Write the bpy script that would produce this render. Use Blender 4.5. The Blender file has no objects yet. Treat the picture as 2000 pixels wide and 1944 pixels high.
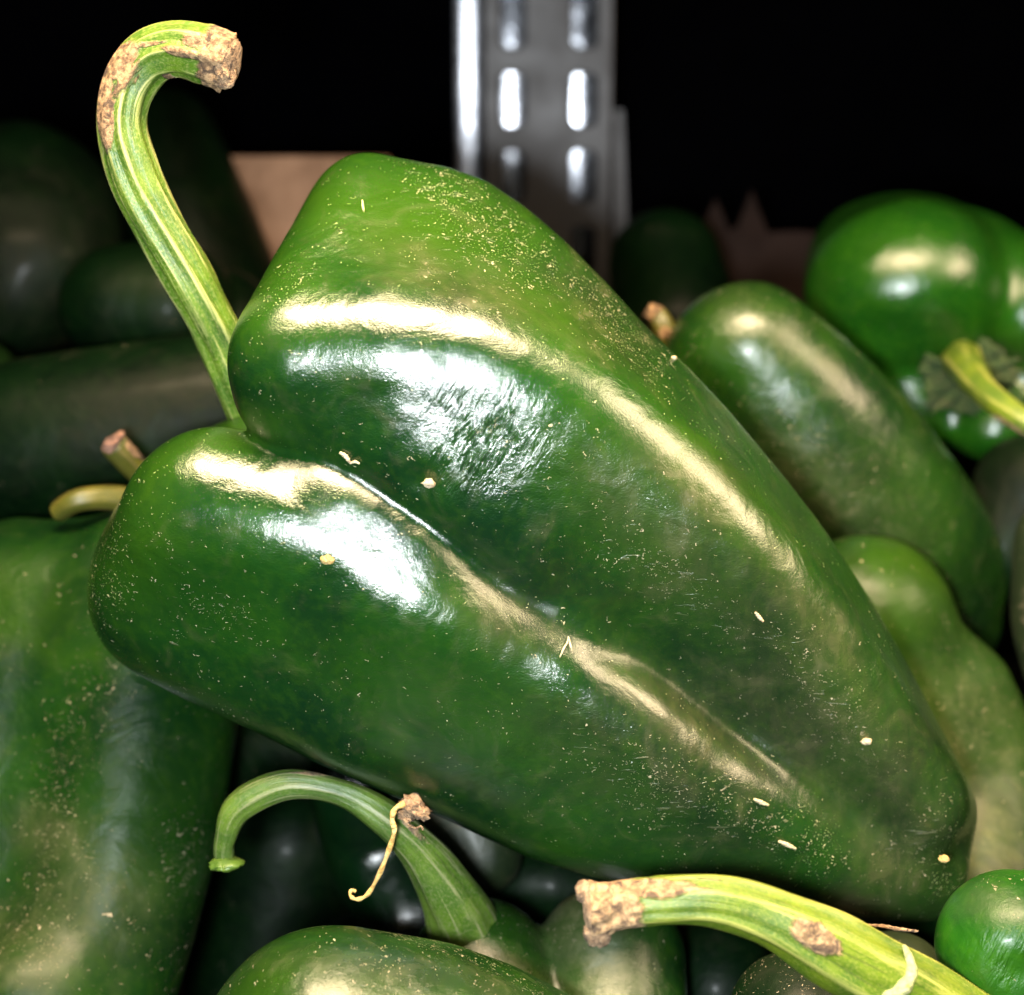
import bpy, math, random
import numpy as np
from mathutils import Matrix, Vector

rng = np.random.RandomState(7)
random.seed(7)
scene = bpy.context.scene
COL = scene.collection
PI = math.pi

# ------------------------------------------------------------------ camera
PITCH = math.radians(12.9)
CAM_H = 0.195                                   # lens height over the shelf board
RX = Matrix.Rotation(PI / 2 - PITCH, 4, 'X')
CAM_M = Matrix.Translation((0, 0, CAM_H)) @ RX
cd = bpy.data.cameras.new('camera')
cd.lens = 60; cd.sensor_width = 36; cd.sensor_fit = 'HORIZONTAL'
cd.clip_start = 0.01; cd.clip_end = 20
cd.dof.use_dof = True; cd.dof.focus_distance = 0.240; cd.dof.aperture_fstop = 15
cam = bpy.data.objects.new('camera', cd); COL.objects.link(cam)
cam.matrix_world = CAM_M
scene.camera = cam

# ------------------------------------------------------------------ light
w = bpy.data.worlds.new('World'); scene.world = w; w.use_nodes = True
bg = w.node_tree.nodes['Background']
bg.inputs[0].default_value = (0.80, 0.92, 1.0, 1); bg.inputs[1].default_value = 0.012
scene.view_settings.view_transform = 'Standard'
scene.view_settings.look = 'None'
scene.view_settings.exposure = 0
scene.view_settings.gamma = 1


def cam_world(x, y, z):
    return CAM_M @ Vector((x, y, z))


def lamp(name, kind, pos, target, energy, color, size, size_y=None):
    l = bpy.data.lights.new(name, kind); l.energy = energy; l.color = color
    if kind == 'AREA':
        if size_y:
            l.shape = 'ELLIPSE'; l.size = size; l.size_y = size_y
        else:
            l.shape = 'DISK'; l.size = size
    o = bpy.data.objects.new(name, l); COL.objects.link(o)
    p = cam_world(*pos); t = cam_world(*target)
    o.location = p
    o.rotation_euler = (t - p).to_track_quat('-Z', 'Y').to_euler()
    return o


# the phone's own flash, just left of and below the lens
lamp('flash', 'AREA', (-0.019, -0.012, 0.004), (0.02, 0, -0.3), 2.3, (0.90, 0.96, 1.0), 0.022)
# the warm lamp over the display
warm = lamp('display_lamp', 'AREA', (0.012, 0.19, -0.13), (0.03, -0.03, -0.265), 1.5, (1.0, 0.74, 0.47), 0.30, 0.08)
warm.data.spread = math.radians(80)

# a second warm lamp further along the same display, up to the right
lamp('display_lamp', 'AREA', (0.235, 0.115, -0.18), (0.03, -0.02, -0.26), 1.1, (1.0, 0.74, 0.47), 0.13, 0.10)
# cool panel added behind the lens to broaden the white highlights
lamp('added_cool_panel', 'AREA', (-0.03, -0.005, 0.06), (0.0, 0, -0.3), 0.24, (0.90, 0.96, 1.0), 0.10, 0.045)

# ------------------------------------------------------------------ mapping
F = 2000 * 60 / 36.0


def K(px, py, d):                                # photo pixel + distance -> camera space
    return np.array([(px - 1000) * d / F, -(py - 972) * d / F, -d])


def R_(r, d):
    return r * d / F


def to_world(P):
    P = np.asarray(P, dtype=float)
    M = np.array(CAM_M)
    return P @ M[:3, :3].T + M[:3, 3]


def to_cam(Wp):
    M = np.array(CAM_M.inverted())
    return Wp @ M[:3, :3].T + M[:3, 3]


def smooth(e0, e1, x):
    t = np.clip((x - e0) / (e1 - e0), 0, 1)
    return t * t * (3 - 2 * t)


def catmull(pts, n):
    pts = np.asarray(pts, float)
    P = np.vstack([2 * pts[0] - pts[1], pts, 2 * pts[-1] - pts[-2]])
    out = []
    for i in range(1, len(P) - 2):
        for j in range(n):
            t = j / n
            a, b, c, d = P[i - 1], P[i], P[i + 1], P[i + 2]
            out.append(0.5 * ((2 * b) + (c - a) * t + (2 * a - 5 * b + 4 * c - d) * t * t + (3 * b - a - 3 * c + d) * t ** 3))
    out.append(P[-2])
    return np.array(out)


# ------------------------------------------------------------------ implicit surfaces
def chain_sdf(chain, n=3):
    C = np.array([[*K(px, py, d), R_(r, d)] for px, py, d, r in chain])
    if len(C) > 1:
        C = catmull(C, n)

    def f(P, bound=None):
        best = np.full(len(P), 1e9) if bound is None else np.array(bound, float)
        if len(C) == 1:
            return np.minimum(best, np.linalg.norm(P - C[0, :3], axis=1) - C[0, 3])
        for a, b in zip(C[:-1], C[1:]):
            ba = b[:3] - a[:3]
            l2 = ba @ ba; rr = a[3] - b[3]; a2 = max(l2 - rr * rr, 1e-12); il2 = 1 / l2
            q = P - 0.5 * (a[:3] + b[:3])
            R = 0.5 * math.sqrt(l2) + max(a[3], b[3])
            lim = best + R
            m = (lim > 0) & (np.einsum('ij,ij->i', q, q) < lim * lim)
            if not m.any(): continue
            pa = P[m] - a[:3]
            y = pa @ ba; z = y - l2
            v = pa * l2 - y[:, None] * ba
            x2 = np.einsum('ij,ij->i', v, v); y2 = y * y * l2; z2 = z * z * l2
            kq = np.sign(rr) * rr * rr * x2
            dd = np.where(np.sign(z) * a2 * z2 > kq, np.sqrt(x2 + z2) * il2 - b[3],
                          np.where(np.sign(y) * a2 * y2 < kq, np.sqrt(x2 + y2) * il2 - a[3],
                                   (np.sqrt(x2 * a2 * il2) + y * rr) * il2 - a[3]))
            best[m] = np.minimum(best[m], dd)
        return best
    lo = (C[:, :3] - C[:, 3:4]).min(0); hi = (C[:, :3] + C[:, 3:4]).max(0)
    return f, lo, hi


def smin(a, b, k):
    h = np.maximum(k - np.abs(a - b), 0) / k
    return np.minimum(a, b) - h * h * k * 0.25


def pxy(P):
    return 1000 + P[:, 0] / -P[:, 2] * F, 972 - P[:, 1] / -P[:, 2] * F


def pepper_sdf(lobes, k, dents=(), seed=0, wob=0.0004, base_f=None):
    fs = [chain_sdf(c) for c in lobes]
    lo = np.min([f[1] for f in fs], 0) - 0.004
    hi = np.max([f[2] for f in fs], 0) + 0.004
    r = np.random.RandomState(seed)
    waves = [(r.normal(size=3) * 150 * (1 + i * 0.55), r.rand() * 6.3, wob / (1 + i) ** 1.7) for i in range(6)]
    D = [(K(px, py, d), R_(rad, d), R_(dep, d)) for px, py, d, rad, dep in dents]

    def f(P):
        if base_f:
            v = base_f(P)
        else:
            v = fs[0][0](P)
            for g in fs[1:]:
                v = smin(v, g[0](P, v + k), k)
        for kv, ph, am in waves:
            v = v + am * np.sin(P @ kv + ph)
        for c, rad, dep in D:
            q = P - c
            v = v + dep * np.exp(-np.einsum('ij,ij->i', q, q) / (rad * rad))
        return v
    return f, lo, hi


def surface_net(f, lo, hi, step):
    n = np.ceil((hi - lo) / step).astype(int) + 2
    n = ((n + 3) // 4) * 4
    cs = n // 4 + 1
    g = [lo[i] + step * 4 * np.arange(cs[i]) for i in range(3)]
    G = np.stack(np.meshgrid(*g, indexing='ij'), -1).reshape(-1, 3)
    cv = f(G).reshape(cs)
    field = np.repeat(np.repeat(np.repeat(cv, 4, 0), 4, 1), 4, 2)[:n[0], :n[1], :n[2]].copy()
    near = np.abs(field) < step * 4 * 2.4
    ijk = np.argwhere(near)
    field[near] = f(lo + ijk * step)
    s = field < 0
    a = s[:-1, :-1, :-1]
    alls = [s[i:n[0] - 1 + i, j:n[1] - 1 + j, k:n[2] - 1 + k] for i in (0, 1) for j in (0, 1) for k in (0, 1)]
    cnt = sum(x.astype(np.int8) for x in alls)
    act = (cnt > 0) & (cnt < 8)
    idx = -np.ones(act.shape, int)
    cells = np.argwhere(act)
    idx[act] = np.arange(len(cells))
    # start at mean of the edge crossings
    V = lo + (cells + 0.5) * step
    acc = np.zeros_like(V); num = np.zeros(len(V))
    offs = [np.array([i, j, k]) for i in (0, 1) for j in (0, 1) for k in (0, 1)]
    for p in offs:
        for ax in range(3):
            if p[ax] == 1: continue
            q = p.copy(); q[ax] = 1
            fa = field[tuple((cells + p).T)]; fb = field[tuple((cells + q).T)]
            m = (fa < 0) != (fb < 0)
            t = np.where(m, fa / np.where(m, fa - fb, 1), 0)
            pos = cells + p + t[:, None] * (q - p)
            acc[m] += pos[m]; num[m] += 1
    V = lo + acc / num[:, None] * step
    quads = []
    for ax in range(3):
        o = [i for i in range(3) if i != ax]
        sl0 = [slice(1, n[i] - 1) for i in range(3)]; sl0[ax] = slice(0, n[ax] - 1)
        sl1 = list(sl0); sl1[ax] = slice(1, n[ax])
        s0 = s[tuple(sl0)]; s1 = s[tuple(sl1)]
        E = np.argwhere(s0 != s1)
        inside = s0[tuple(E.T)]
        base = E.copy()
        for i in o: base[:, i] += 1
        c = []
        for du, dv in ((0, 0), (1, 0), (1, 1), (0, 1)):
            q = base.copy(); q[:, o[0]] -= du; q[:, o[1]] -= dv
            c.append(idx[tuple(q.T)])
        Q = np.stack(c, 1)
        flip = inside if ax != 1 else ~inside
        Q[~flip] = Q[~flip][:, ::-1]
        quads.append(Q)
    Q = np.vstack(quads)
    e = step * 0.35

    def project(V):
        f0 = f(V)
        gr = np.stack([f(V + d) for d in np.eye(3) * e], 1) - f0[:, None]
        gr /= e
        return V - (f0 / np.maximum((gr ** 2).sum(1), 0.2))[:, None] * gr
    V = project(V)
    for _ in range(2):
        sm = np.zeros_like(V); ct = np.zeros(len(V))
        for i in range(4):
            A = Q[:, i]; B = Q[:, (i + 1) % 4]
            for c in range(3):
                sm[:, c] += np.bincount(A, V[B, c], len(V)) + np.bincount(B, V[A, c], len(V))
            ct += np.bincount(A, minlength=len(V)) + np.bincount(B, minlength=len(V))
        V = 0.5 * V + 0.5 * sm / ct[:, None]
        V = project(V)
    return V, Q


def make_mesh(name, V, Q, mat, smooth_=True, attrs=None, uv=None):
    me = bpy.data.meshes.new(name)
    me.from_pydata(V.tolist(), [], Q.tolist() if hasattr(Q, 'tolist') else Q)
    if smooth_:
        me.polygons.foreach_set('use_smooth', [True] * len(me.polygons))
    if attrs:
        for k, v in attrs.items():
            at = me.attributes.new(k, 'FLOAT', 'POINT')
            at.data.foreach_set('value', np.asarray(v, np.float32))
    if uv is not None:
        ul = me.uv_layers.new(name='UVMap')
        li = np.zeros(len(me.loops), int); me.loops.foreach_get('vertex_index', li)
        ul.data.foreach_set('uv', uv[li].astype(np.float32).ravel())
    me.materials.append(mat)
    me.update()
    return me


def link(name, me, parent=None, origin=None):
    """mesh is given in world coordinates; origin moves the pivot"""
    o = bpy.data.objects.new(name, me); COL.objects.link(o)
    if origin is not None:
        me.transform(Matrix.Translation(-Vector(origin)))
        if parent is None:
            o.location = origin
    if parent is not None:
        o.parent = parent
        base = Vector(parent.get('origin_w', (0, 0, 0)))
        if origin is None:
            me.transform(Matrix.Translation(-base))
        else:
            o.location = Vector(origin) - base
    o['origin_w'] = list(origin) if origin is not None else (list(parent['origin_w']) if parent else [0, 0, 0])
    return o


def tag(o, label=None, cat=None, group=None, kind=None):
    if label: o['label'] = label
    if cat: o['category'] = cat
    if group: o['group'] = group
    if kind: o['kind'] = kind
    return o


def empty(name, loc):
    o = bpy.data.objects.new(name, None); COL.objects.link(o)
    o.location = loc; o.empty_display_size = 0.01
    o['origin_w'] = list(loc)
    return o


# ------------------------------------------------------------------ node helper
class NT:
    def __init__(s, name):
        s.m = bpy.data.materials.new(name); s.m.use_nodes = True
        s.t = s.m.node_tree; s.t.nodes.clear()
        s.out = s.n('ShaderNodeOutputMaterial')
        s.b = s.n('ShaderNodeBsdfPrincipled')
        s.t.links.new(s.b.outputs[0], s.out.inputs[0])

    def n(s, typ, **kw):
        x = s.t.nodes.new(typ)
        for k, v in kw.items(): setattr(x, k, v)
        return x

    def put(s, sock, v):
        if isinstance(v, bpy.types.NodeSocket): s.t.links.new(v, sock)
        elif v is not None:
            if isinstance(v, tuple) and len(v) == 3 and sock.type == 'RGBA': v = (*v, 1)
            sock.default_value = v

    def math(s, op, a, b=None, c=None, clamp=False):
        x = s.n('ShaderNodeMath', operation=op); x.use_clamp = clamp
        s.put(x.inputs[0], a)
        if b is not None: s.put(x.inputs[1], b)
        if c is not None: s.put(x.inputs[2], c)
        return x.outputs[0]

    def noise(s, co, scale, detail=2, rough=0.5, dist=0, out=0, w=None):
        x = s.n('ShaderNodeTexNoise')
        s.put(x.inputs['Vector'], co); s.put(x.inputs['Scale'], scale)
        s.put(x.inputs['Detail'], detail); s.put(x.inputs['Roughness'], rough); s.put(x.inputs['Distortion'], dist)
        return x.outputs[out]

    def vor(s, co, scale, feature='F1'):
        x = s.n('ShaderNodeTexVoronoi', feature=feature)
        s.put(x.inputs['Vector'], co); s.put(x.inputs['Scale'], scale)
        return x

    def rng(s, v, a, b, c=0.0, d=1.0):
        x = s.n('ShaderNodeMapRange'); x.interpolation_type = 'SMOOTHSTEP'
        for i, q in enumerate((v, a, b, c, d)): s.put(x.inputs[i], q)
        return x.outputs[0]

    def mix(s, f, a, b):
        x = s.n('ShaderNodeMix', data_type='RGBA')
        s.put(x.inputs[0], f); s.put(x.inputs[6], a); s.put(x.inputs[7], b)
        return x.outputs[2]

    def attr(s, name):
        return s.n('ShaderNodeAttribute', attribute_name=name).outputs['Fac']

    def mapping(s, co, rot=(0, 0, 0), sc=(1, 1, 1), loc=(0, 0, 0)):
        x = s.n('ShaderNodeMapping'); s.put(x.inputs[0], co)
        x.inputs[1].default_value = loc; x.inputs[2].default_value = rot; x.inputs[3].default_value = sc
        return x.outputs[0]

    def bump(s, h, strength, dist, nrm=None):
        x = s.n('ShaderNodeBump'); s.put(x.inputs['Strength'], strength); x.inputs['Distance'].default_value = dist
        s.put(x.inputs['Height'], h)
        if nrm is not None: s.put(x.inputs['Normal'], nrm)
        return x.outputs[0]

    def set(s, **kw):
        for k, v in kw.items(): s.put(s.b.inputs[k.replace('_', ' ')], v)
        return s.m


def skin_material(name, dark, mid, lime, film_sheen_c=(0.050, 0.056, 0.022), film=0.35, specks=1.0, rough=0.24, seed=0.0, spec=0.5):
    m = NT(name)
    co = m.n('ShaderNodeTexCoord').outputs['Object']
    co = m.mapping(co, loc=(seed, seed * 0.7, seed * 1.3))
    n1 = m.noise(co, 38, 3, 0.55, 0.6)
    col = m.mix(m.rng(n1, 0.35, 0.68), dark, mid)
    yel = m.attr('yellow')
    n2 = m.noise(co, 75, 3, 0.5, 0.8)
    yf = m.math('ADD', m.math('MULTIPLY', yel, 0.75), m.math('MULTIPLY', m.rng(n2, 0.55, 0.8), 0.22), clamp=True)
    col = m.mix(yf, col, lime)
    # fine mottling of the flesh
    n3 = m.noise(co, 600, 3, 0.6)
    col = m.mix(m.math('MULTIPLY', m.rng(n3, 0.4, 0.75), 0.16), col, lime)
    # waxy film and rubbed dust, plus the highlight painted along ridges
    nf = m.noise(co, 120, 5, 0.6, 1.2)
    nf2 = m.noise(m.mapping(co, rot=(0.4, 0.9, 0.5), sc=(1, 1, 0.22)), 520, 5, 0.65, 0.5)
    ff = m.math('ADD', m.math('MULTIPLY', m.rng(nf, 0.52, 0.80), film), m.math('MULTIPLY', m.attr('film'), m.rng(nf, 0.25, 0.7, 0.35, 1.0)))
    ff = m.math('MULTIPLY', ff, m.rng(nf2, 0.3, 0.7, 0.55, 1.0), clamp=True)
    col = m.mix(ff, col, film_sheen_c)
    # specks
    dust = m.attr('dust')
    clump = m.noise(co, 210, 4, 0.6)
    total = None
    for i, (sc, base, gain, r0, r1) in enumerate(((480, 0.016, 0.08, 0.06, 0.22), (1000, 0.03, 0.45, 0.08, 0.30), (2300, 0.05, 1.0, 0.15, 0.48))):
        c2 = m.mapping(co, rot=(0.5 + i * 1.1, 0.3 + i * 0.8, 0.7 - i), sc=(1.0, 0.62, 1.25), loc=(i * 3.1, 0, 0))
        wob = m.n('ShaderNodeVectorMath', operation='SCALE'); m.put(wob.inputs[0], m.noise(c2, sc * 1.7, 2, 0.6, out=1)); wob.inputs[3].default_value = 0.75 / sc
        ad = m.n('ShaderNodeVectorMath', operation='ADD'); m.put(ad.inputs[0], c2); m.put(ad.inputs[1], wob.outputs[0])
        wb2 = m.n('ShaderNodeVectorMath', operation='SCALE'); m.put(wb2.inputs[0], m.noise(c2, 330, 3, 0.7, out=1)); wb2.inputs[3].default_value = 0.006
        ad2 = m.n('ShaderNodeVectorMath', operation='ADD'); m.put(ad2.inputs[0], ad.outputs[0]); m.put(ad2.inputs[1], wb2.outputs[0]); ad = ad2
        v = m.vor(ad.outputs[0], sc)
        sep = m.n('ShaderNodeSeparateColor'); m.put(sep.inputs[0], v.outputs['Color'])
        prob = m.math('ADD', m.math('MULTIPLY', m.rng(clump, 0.42, 0.7, 0.15, 1.0), base * specks * 1.5), m.math('MULTIPLY', m.math('MULTIPLY', dust, m.rng(clump, 0.3, 0.62, 0.1, 1.0)), gain))
        live = m.math('LESS_THAN', sep.outputs[0], prob)
        rad = m.math('MULTIPLY_ADD', m.math('POWER', sep.outputs[1], 2.0), r1 - r0, r0)
        dot = m.rng(m.math('DIVIDE', v.outputs['Distance'], rad), 0.75, 1.0, 1.0, 0.0)
        sp = m.math('MULTIPLY', m.math('MULTIPLY', dot, live), m.math('MULTIPLY_ADD', sep.outputs[2], 0.75, 0.25))
        total = sp if total is None else m.math('MAXIMUM', total, sp)
    scr = m.noise(m.mapping(co, rot=(0.3, 0.2, 0.65), sc=(0.16, 1, 1)), 1500, 3, 0.6, 0.8)
    scr = m.math('MULTIPLY', m.rng(scr, 0.64, 0.70), m.math('ADD', m.math('MULTIPLY', dust, 0.8), m.rng(clump, 0.62, 0.75, 0.0, 0.5)))
    total = m.math('MAXIMUM', total, m.math('MULTIPLY', scr, 0.55))
    tone = m.mix(m.noise(co, 700, 1), (0.15, 0.12, 0.06), (0.42, 0.35, 0.25))
    col = m.mix(m.math('MULTIPLY', total, 0.9), col, tone)
    # roughness
    ro = m.math('ADD', m.math('MULTIPLY', m.rng(nf, 0.3, 0.8), 0.10), rough)
    ro = m.math('ADD', ro, m.math('MULTIPLY', ff, 0.30))
    ro = m.math('ADD', ro, m.math('MULTIPLY', total, 0.6), clamp=True)
    # relief
    micro = m.noise(co, 3600, 3, 0.65)
    med = m.noise(co, 330, 3, 0.5)
    nb = m.bump(m.noise(co, 95, 3, 0.55, 0.6), 0.45, 0.0012)
    nb = m.bump(med, 0.16, 0.0006, nb)
    wr = m.mapping(co, rot=(0, 0, 0), sc=(1, 1, 1))
    wv = m.noise(m.mapping(m.n('ShaderNodeTexCoord').outputs['UV'], sc=(1.0, 0.22, 1)), 950, 3, 0.5, 0.9)
    nb = m.bump(wv, m.math('MULTIPLY', m.attr('wrinkle'), m.rng(m.noise(co, 260, 3, 0.6), 0.36, 0.56, 0.0, 1.0)), 0.0022, nb)
    nb = m.bump(micro, 0.60, 0.00010, nb)
    nb = m.bump(total, 0.8, 0.0003, nb)
    return m.set(Base_Color=col, Roughness=ro, Normal=nb, IOR=1.48, Specular_IOR_Level=spec, Coat_Weight=0.3 * spec, Coat_Roughness=0.2)


M_HERO = skin_material('skin_hero', (0.0016, 0.0108, 0.0030), (0.0040, 0.0230, 0.0026), (0.020, 0.054, 0.002), film=0.20, rough=0.13, spec=0.6, specks=1.5, film_sheen_c=(0.072, 0.064, 0.029))
M_MID = skin_material('skin_mid', (0.0018, 0.0115, 0.0022), (0.005, 0.024, 0.0022), (0.020, 0.050, 0.002), film=0.30, specks=1.2, seed=3.3, rough=0.19, spec=0.36)
M_MATTE = skin_material('skin_matte', (0.0015, 0.0105, 0.0020), (0.0045, 0.021, 0.0022), (0.018, 0.044, 0.002), film=0.15, specks=1.0, seed=4.3, rough=0.27, spec=0.11)
M_BRIGHT = skin_material('skin_bright', (0.003, 0.026, 0.002), (0.006, 0.040, 0.002), (0.026, 0.075, 0.003), film=0.05, specks=0.2, rough=0.16, seed=5.1, spec=0.45)
M_STREAK = skin_material('skin_streaked', (0.003, 0.026, 0.002), (0.007, 0.048, 0.002), (0.03, 0.10, 0.003), film=0.15, specks=0.5, rough=0.3, seed=2.1, spec=0.2)
M_SHADED = skin_material('skin_shaded', (0.0004, 0.0026, 0.0008), (0.0009, 0.0055, 0.0012), (0.005, 0.016, 0.002), film_sheen_c=(0.012, 0.0125, 0.007), film=0.35, specks=0.15, rough=0.42, seed=7.7, spec=0.06)  # stands in for unlit skin: shade put into the darker, duller colour
M_GLOSSY = skin_material('skin_glossy', (0.0006, 0.005, 0.0015), (0.0012, 0.010, 0.0022), (0.006, 0.02, 0.003), film_sheen_c=(0.014, 0.015, 0.009), film=0.1, specks=0.05, rough=0.16, seed=6.7)
M_DUSTY = skin_material('skin_dusty', (0.004, 0.009, 0.003), (0.010, 0.016, 0.005), (0.025, 0.03, 0.01), film_sheen_c=(0.13, 0.10, 0.065), film=1.0, specks=0.8, rough=0.45, seed=9.2, spec=0.3)


def stem_material(name, g1, g2, pale, brown, tint=1.0):
    m = NT(name)
    uv = m.n('ShaderNodeTexCoord').outputs['UV']
    co = m.n('ShaderNodeTexCoord').outputs['Object']
    st = m.noise(m.mapping(uv, sc=(1, 0.05, 1)), 1700, 4, 0.65, 0.4)
    st2 = m.noise(m.mapping(uv, sc=(1, 0.03, 1), loc=(0.3, 0, 0)), 700, 3, 0.6, 0.5)
    blot = m.noise(co, 170, 4, 0.6)
    grain = m.noise(m.mapping(uv, sc=(1, 0.5, 1)), 3800, 3, 0.7)
    col = m.mix(m.rng(blot, 0.35, 0.65), g1, g2)
    rid = m.attr('ridge')
    dk = m.noise(m.mapping(uv, sc=(1, 0.06, 1), loc=(0.7, 0.1, 0)), 1300, 4, 0.7, 0.5)
    col = m.mix(m.math('MULTIPLY', m.rng(dk, 0.54, 0.66), 0.65), col, m.mix(0.6, g1, (0.012, 0.016, 0.003)))
    pf = m.math('MULTIPLY', m.rng(m.math('ADD', m.math('MULTIPLY', rid, 0.30), m.math('MULTIPLY', st, 0.85)), 0.56, 0.74), 0.85)
    col = m.mix(pf, col, pale)
    col = m.mix(m.math('MULTIPLY', m.rng(st2, 0.55, 0.72), 0.5), col, g1)
    col = m.mix(m.math('MULTIPLY', m.rng(grain, 0.45, 0.7), 0.40), col, pale)
    col = m.mix(m.math('MULTIPLY', m.rng(grain, 0.30, 0.42, 1, 0), 0.45), col, g1)
    # corky patches
    ck = m.noise(m.mapping(uv, sc=(1, 0.35, 1)), 420, 5, 0.7, 0.6)
    cf = m.rng(m.math('ADD', m.attr('cork'), m.math('MULTIPLY', m.math('SUBTRACT', ck, 0.5), 0.9)), 0.42, 0.56)
    cc = m.mix(m.rng(m.noise(co, 900, 4, 0.7), 0.35, 0.68), brown, (0.30, 0.19, 0.095))
    cc = m.mix(m.math('MULTIPLY', m.rng(m.noise(co, 480, 3, 0.6, 1.0), 0.50, 0.64), 0.85), cc, (0.025, 0.014, 0.008))
    col = m.mix(cf, col, cc)
    h = m.math('ADD', m.math('MULTIPLY', st, 0.7), m.math('MULTIPLY', grain, 0.3))
    nb = m.bump(h, 0.5, 0.0004)
    nb = m.bump(m.math('MULTIPLY', m.noise(co, 1300, 4, 0.7), cf), 0.8, 0.0006, nb)
    ro = m.math('ADD', 0.42, m.math('MULTIPLY', cf, 0.4))
    return m.set(Base_Color=col, Roughness=ro, Normal=nb, IOR=1.45)


M_STEM = stem_material('stem_green', (0.022, 0.065, 0.003), (0.060, 0.115, 0.005), (0.26, 0.27, 0.09), (0.07, 0.038, 0.016))
M_STEM_Y = stem_material('stem_lime', (0.030, 0.068, 0.002), (0.075, 0.115, 0.003), (0.22, 0.22, 0.05), (0.10, 0.062, 0.026))
M_STEM_P = stem_material('stem_pale', (0.025, 0.06, 0.005), (0.055, 0.10, 0.009), (0.14, 0.15, 0.07), (0.13, 0.09, 0.055))
M_STEM_B = stem_material('stem_brownish', (0.04, 0.045, 0.004), (0.08, 0.075, 0.007), (0.12, 0.09, 0.03), (0.07, 0.035, 0.013))


def cork_material(name, c1, c2, c3):
    m = NT(name)
    co = m.n('ShaderNodeTexCoord').outputs['Object']
    a = m.noise(co, 800, 5, 0.7, 0.5)
    b = m.noise(co, 420, 4, 0.7, 1.2)
    col = m.mix(m.rng(a, 0.35, 0.65), c1, c2)
    col = m.mix(m.math('MULTIPLY', m.rng(b, 0.54, 0.66), 0.8), col, c3)
    c = m.noise(m.mapping(co, rot=(0.5, 0.4, 0.3), sc=(0.25, 1, 1)), 1500, 4, 0.7, 0.4)
    col = m.mix(m.math('MULTIPLY', m.rng(c, 0.55, 0.68), 0.6), col, c3)
    nb = m.bump(m.math('ADD', m.math('ADD', a, c), m.math('MULTIPLY', b, 1.5)), 0.9, 0.0010)
    return m.set(Base_Color=col, Roughness=0.85, Normal=nb)


M_CORK = cork_material('dry_cork', (0.13, 0.075, 0.038), (0.32, 0.21, 0.115), (0.018, 0.010, 0.007))
M_CREAM = cork_material('cream_ring', (0.30, 0.33, 0.11), (0.36, 0.38, 0.18), (0.16, 0.2, 0.04))
M_CALYX = cork_material('calyx_green', (0.010, 0.034, 0.002), (0.026, 0.052, 0.005), (0.060, 0.055, 0.018))
M_CRUMB = cork_material('crumb_yellow', (0.38, 0.24, 0.06), (0.50, 0.38, 0.15), (0.45, 0.25, 0.06))
M_SLIVER = cork_material('sliver_pale', (0.36, 0.28, 0.16), (0.50, 0.42, 0.28), (0.5, 0.35, 0.2))


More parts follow.
